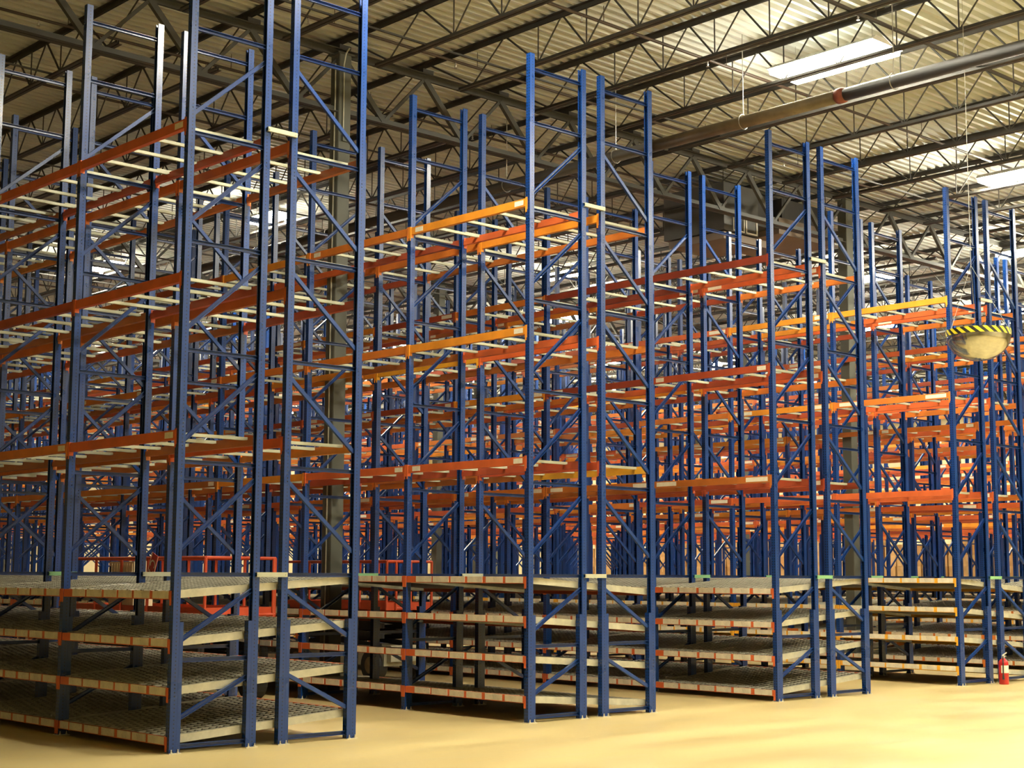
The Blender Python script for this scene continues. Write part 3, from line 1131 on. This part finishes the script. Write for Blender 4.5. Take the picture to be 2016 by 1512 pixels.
def lift(x0, x1, y0, y1, label, seedv):
    t = thing('scissor_lift', (x0, y0, 0), label, 'scissor lift')
    w, L = x1 - x0, y1 - y0
    mb = MB()
    mb.box(.06, w - .06, .12, L - .12, .26, .52)
    mb.box(0, w, L * .3, L * .7, .22, .60)
    mb.box(.12, w - .12, .0, .14, .34, .62)
    build('chassis', mb, M['liftgrey'], t)
    for xx in (0, w):
        for yy in (.42, L - .42):
            mb = MB()
            a, b = (xx - .02, xx + .17) if xx == 0 else (xx - .17, xx + .02)
            mb.tube((a, yy, .27), (b, yy, .27), .27, 22)
            o = build('wheel', mb, M['black'], t, smooth=False)
            m2 = MB()
            q = a - .006 if xx == 0 else b + .006
            m2.tube((q, yy, .27), (q + (.02 if xx == 0 else -.02), yy, .27), .15, 16)
            build('wheel_hub', m2, M['tyre'], o)
    for lev in range(3):
        z0, z1 = .60 + lev * .18, .60 + (lev + 1) * .18
        for xx in (.12, w - .12):
            mb = MB()
            mb.beam((xx, .3, z0), (xx, L - .3, z1), .05, .09)
            mb.beam((xx + .055, L - .3, z0), (xx + .055, .3, z1), .05, .09)
            build('scissor_arm', mb, M['black'], t)
    mb = MB()
    mb.box(0, w, 0, L, 1.18, 1.24)
    for a in ((0, .02, 0, L), (w - .02, w, 0, L), (0, w, 0, .02), (0, w, L - .02, L)):
        mb.box(a[0], a[1], a[2], a[3], 1.10, 1.38)
    build('platform', mb, M['liftor'], t)
    mb = MB()
    zt = 2.10
    r = .024
    for (a, b) in (((0, 0), (w, 0)), ((w, 0), (w, L)), ((w, L), (0, L)), ((0, L), (0, 0))):
        mb.tube((*a, zt), (*b, zt), r, 8)
        mb.tube((*a, 1.70), (*b, 1.70), r * .7, 8)
    npo = max(3, round(L / .75))
    for xx in (0, w):
        for i in range(npo + 1):
            mb.tube((xx, L * i / npo, 1.24), (xx, L * i / npo, zt), r, 8)
    build('guard_rail', mb, M['liftor'], t)
    mb = MB()
    g0, g1 = (w * .72, w) if seedv else (w * .2, w * .55)
    for a, b in (((g0, -.01, 1.24), (g0, -.01, zt)), ((g1 - .03, -.01, 1.24), (g1 - .03, -.01, zt)), ((g0, -.01, 1.27), (g1, -.01, 1.27))):
        mb.tube(a, b, r, 8)
    build('gate', mb, M['liftor'], t)
    return t


lift(3.42, 4.62, 4.95, 9.05, 'orange railed scissor lift parked between the first and second rack rows', 1)
lift(8.42, 9.45, 7.08, 10.2, 'orange railed scissor lift parked between the second and third rack rows', 0)

# cream control box standing on the lift platform, red sign leaning on its rail
t = thing('control_box', (3.50, 7.16, 1.2405), 'cream box standing on the scissor lift platform behind its rail', 'box')
mb = MB(); mb.box(0, .34, 0, .78, 0, .81)
build('casing', mb, M['cream'], t)
mb = MB()
for i in range(9):
    mb.box(-.006, 0, .05 + i * .08, .10 + i * .08, .30, .78)
build('ribbed_front', mb, M['cream'], t)
mb = MB(); mb.box(-.010, 0, .72, .77, .62, .74)
build('latch', mb, M['black'], t)
t = thing('tilted_sign', (3.37, 6.38, 1.97), 'red tilted sign with white C7 lettering on the scissor lift rail', 'sign')
# a board in the y-z plane facing -x; local text axis a (247 deg in view), up axis b
va = Vector((0, .39, -.92))      # text runs downwards and away
vb = Vector((0, -.92, -.39))
mb = MB()


def sp(a, b, x=0.0):
    q = va * a + vb * b
    return (x, q.y, q.z)


def plate(mb, a0, a1, b0, b1, x0, x1, m=0):
    vs = [sp(a, b, x) for a in (a0, a1) for b in (b0, b1) for x in (x0, x1)]
    mb.add(vs, [(0, 1, 3, 2), (4, 6, 7, 5), (0, 4, 5, 1), (2, 3, 7, 6), (0, 2, 6, 4), (1, 5, 7, 3)], m)


plate(mb, -.20, .26, -.10, .10, 0, .008)
build('board', mb, M['signred'], t)
mb = MB()
plate(mb, -.20, .26, -.10, -.086, -.002, 0)
plate(mb, -.20, .26, .086, .10, -.002, 0)
build('border', mb, M['sticker'], t)
mb = MB()
pts = [(.058 * math.cos(a) - .035, .066 * math.sin(a)) for a in [math.radians(50 + i * 260 / 14) for i in range(15)]]
for (a, b), (c, d) in zip(pts[:-1], pts[1:]):
    na = Vector((a + .035, b)).normalized() * .013
    nb = Vector((c + .035, d)).normalized() * .013
    vs = [sp(a - na.x, b - na.y, -.003), sp(a + na.x, b + na.y, -.003), sp(c + nb.x, d + nb.y, -.003), sp(c - nb.x, d - nb.y, -.003)]
    mb.add(vs, [(0, 1, 2, 3)])
plate(mb, .05, .145, .045, .068, -.003, -.0025)
vs = [sp(.117, .05, -.003), sp(.145, .05, -.003), sp(.088, -.068, -.003), sp(.06, -.068, -.003)]
mb.add(vs, [(0, 1, 2, 3)])
build('lettering', mb, M['sticker'], t)

# ------------------------------------------------------------------ roof hung air handler beside the second column
t = thing('air_handler', (0, 0, 0), 'grey and dark air handling unit hung from the roof behind the third row end posts', 'air handler')
mb = MB()
mb.box(17.25, 18.45, 6.55, 8.3, 9.42, 10.50)
build('cabinet', mb, M['hvac'], t)
mb = MB()
mb.box(18.45, 19.15, 6.7, 8.2, 9.75, 10.48)
mb.box(19.4, 21.2, 6.6, 8.4, 10.02, 10.50)
build('fan_section', mb, M['hvacd'], t)
mb = MB()
mb.box(19.15, 21.3, 6.5, 8.5, 9.62, 10.0)
mb.box(17.3, 18.8, 6.6, 8.2, 9.24, 9.40)
build('plenum', mb, M['hvacp'], t)
mb = MB()
for x0 in (17.55, 18.0):
    for a in ((x0, x0 + .40, 9.44, 9.47), (x0, x0 + .40, 9.80, 9.83), (x0, x0 + .03, 9.47, 9.80), (x0 + .37, x0 + .40, 9.47, 9.80)):
        mb.box(a[0], a[1], 6.53, 6.549, a[2], a[3])
build('filter_frame', mb, M['fix'], t)
mb = MB()
for x in (17.3, 18.4, 19.5, 21.1):
    for y in (6.6, 8.2):
        mb.tube((x, y, 10.0), (x, y, CEIL), .008, 5)
build('hanger_rod', mb, M['joist'], t)

# ------------------------------------------------------------------ carton stacks beyond the racks
cm = {}
for i, m_ in enumerate((M['carton'], M['carton2'])):
    mb = MB()
    mb.box(-.28, .28, -.27, .27, 0, .46, 0)
    mb.box(-.282, .282, -.03, .03, .2, .462, 1)
    cm[i] = mb.mesh('carton', [m_, M['tape']])
rc = random.Random(4)
low = MB()
nst = 0
yy = 15.5
while yy < 44:
    hgt = rc.choice((7, 8, 8, 9))
    if in_view([(49.0, yy, 2.5)], 20):
        for lev in range(hgt):
            if lev >= 4 and ('carton' in PICKS and B36[lev] + ('%02d' % nst) not in [PICKS['carton'][q:q + 3] for q in range(0, len(PICKS['carton']), 3)]):
                continue
            if lev < 4:
                low.box(48.32, 48.88, yy - .27, yy + .27, lev * .462, lev * .462 + .46)
                continue
            o = obj('carton', cm[rc.randrange(2)], (48.6 + rc.uniform(-.03, .03), yy + rc.uniform(-.02, .02), lev * .462 + .002))
            tag(o, 'brown carton, %s tier up in the %s stack of the far carton wall' % (ORD[lev], ORD[nst]), 'carton', 'cartons stacked beyond the racks')
        nst += 1
    yy += .62
o = build('carton_base', low, M['carton'])
tag(o, 'brown cartons hidden low and deep in the far carton wall', 'carton', None, 'stuff')

# ------------------------------------------------------------------ camera, world, view
cam = bpy.data.cameras.new('camera')
cam.sensor_width = 36.0
cam.sensor_fit = 'HORIZONTAL'
cam.lens = F_PX / 2016 * 36.0
cam.clip_end = 300
co = bpy.data.objects.new('camera', cam)
COL.objects.link(co)
rotm = Matrix((er, eu, -fw)).transposed()
co.matrix_world = Matrix.Translation(CAM) @ rotm.to_4x4()
SC.camera = co
w = bpy.data.worlds.new('world')
SC.world = w
w.use_nodes = True
w.node_tree.nodes['Background'].inputs[0].default_value = (0.9, 0.95, 1.0, 1)
w.node_tree.nodes['Background'].inputs[1].default_value = 0.0
SC.view_settings.view_transform = 'Standard'
SC.view_settings.look = 'None'
SC.view_settings.exposure = 0.14
SC.view_settings.gamma = 1.0
SC.view_settings.use_curve_mapping = False
SC.cycles.use_denoising = True
SC.cycles.max_bounces = 6
SC.cycles.diffuse_bounces = 4
SC.cycles.glossy_bounces = 3
SC.cycles.use_light_tree = True
SC.cycles.sample_clamp_indirect = 8.0
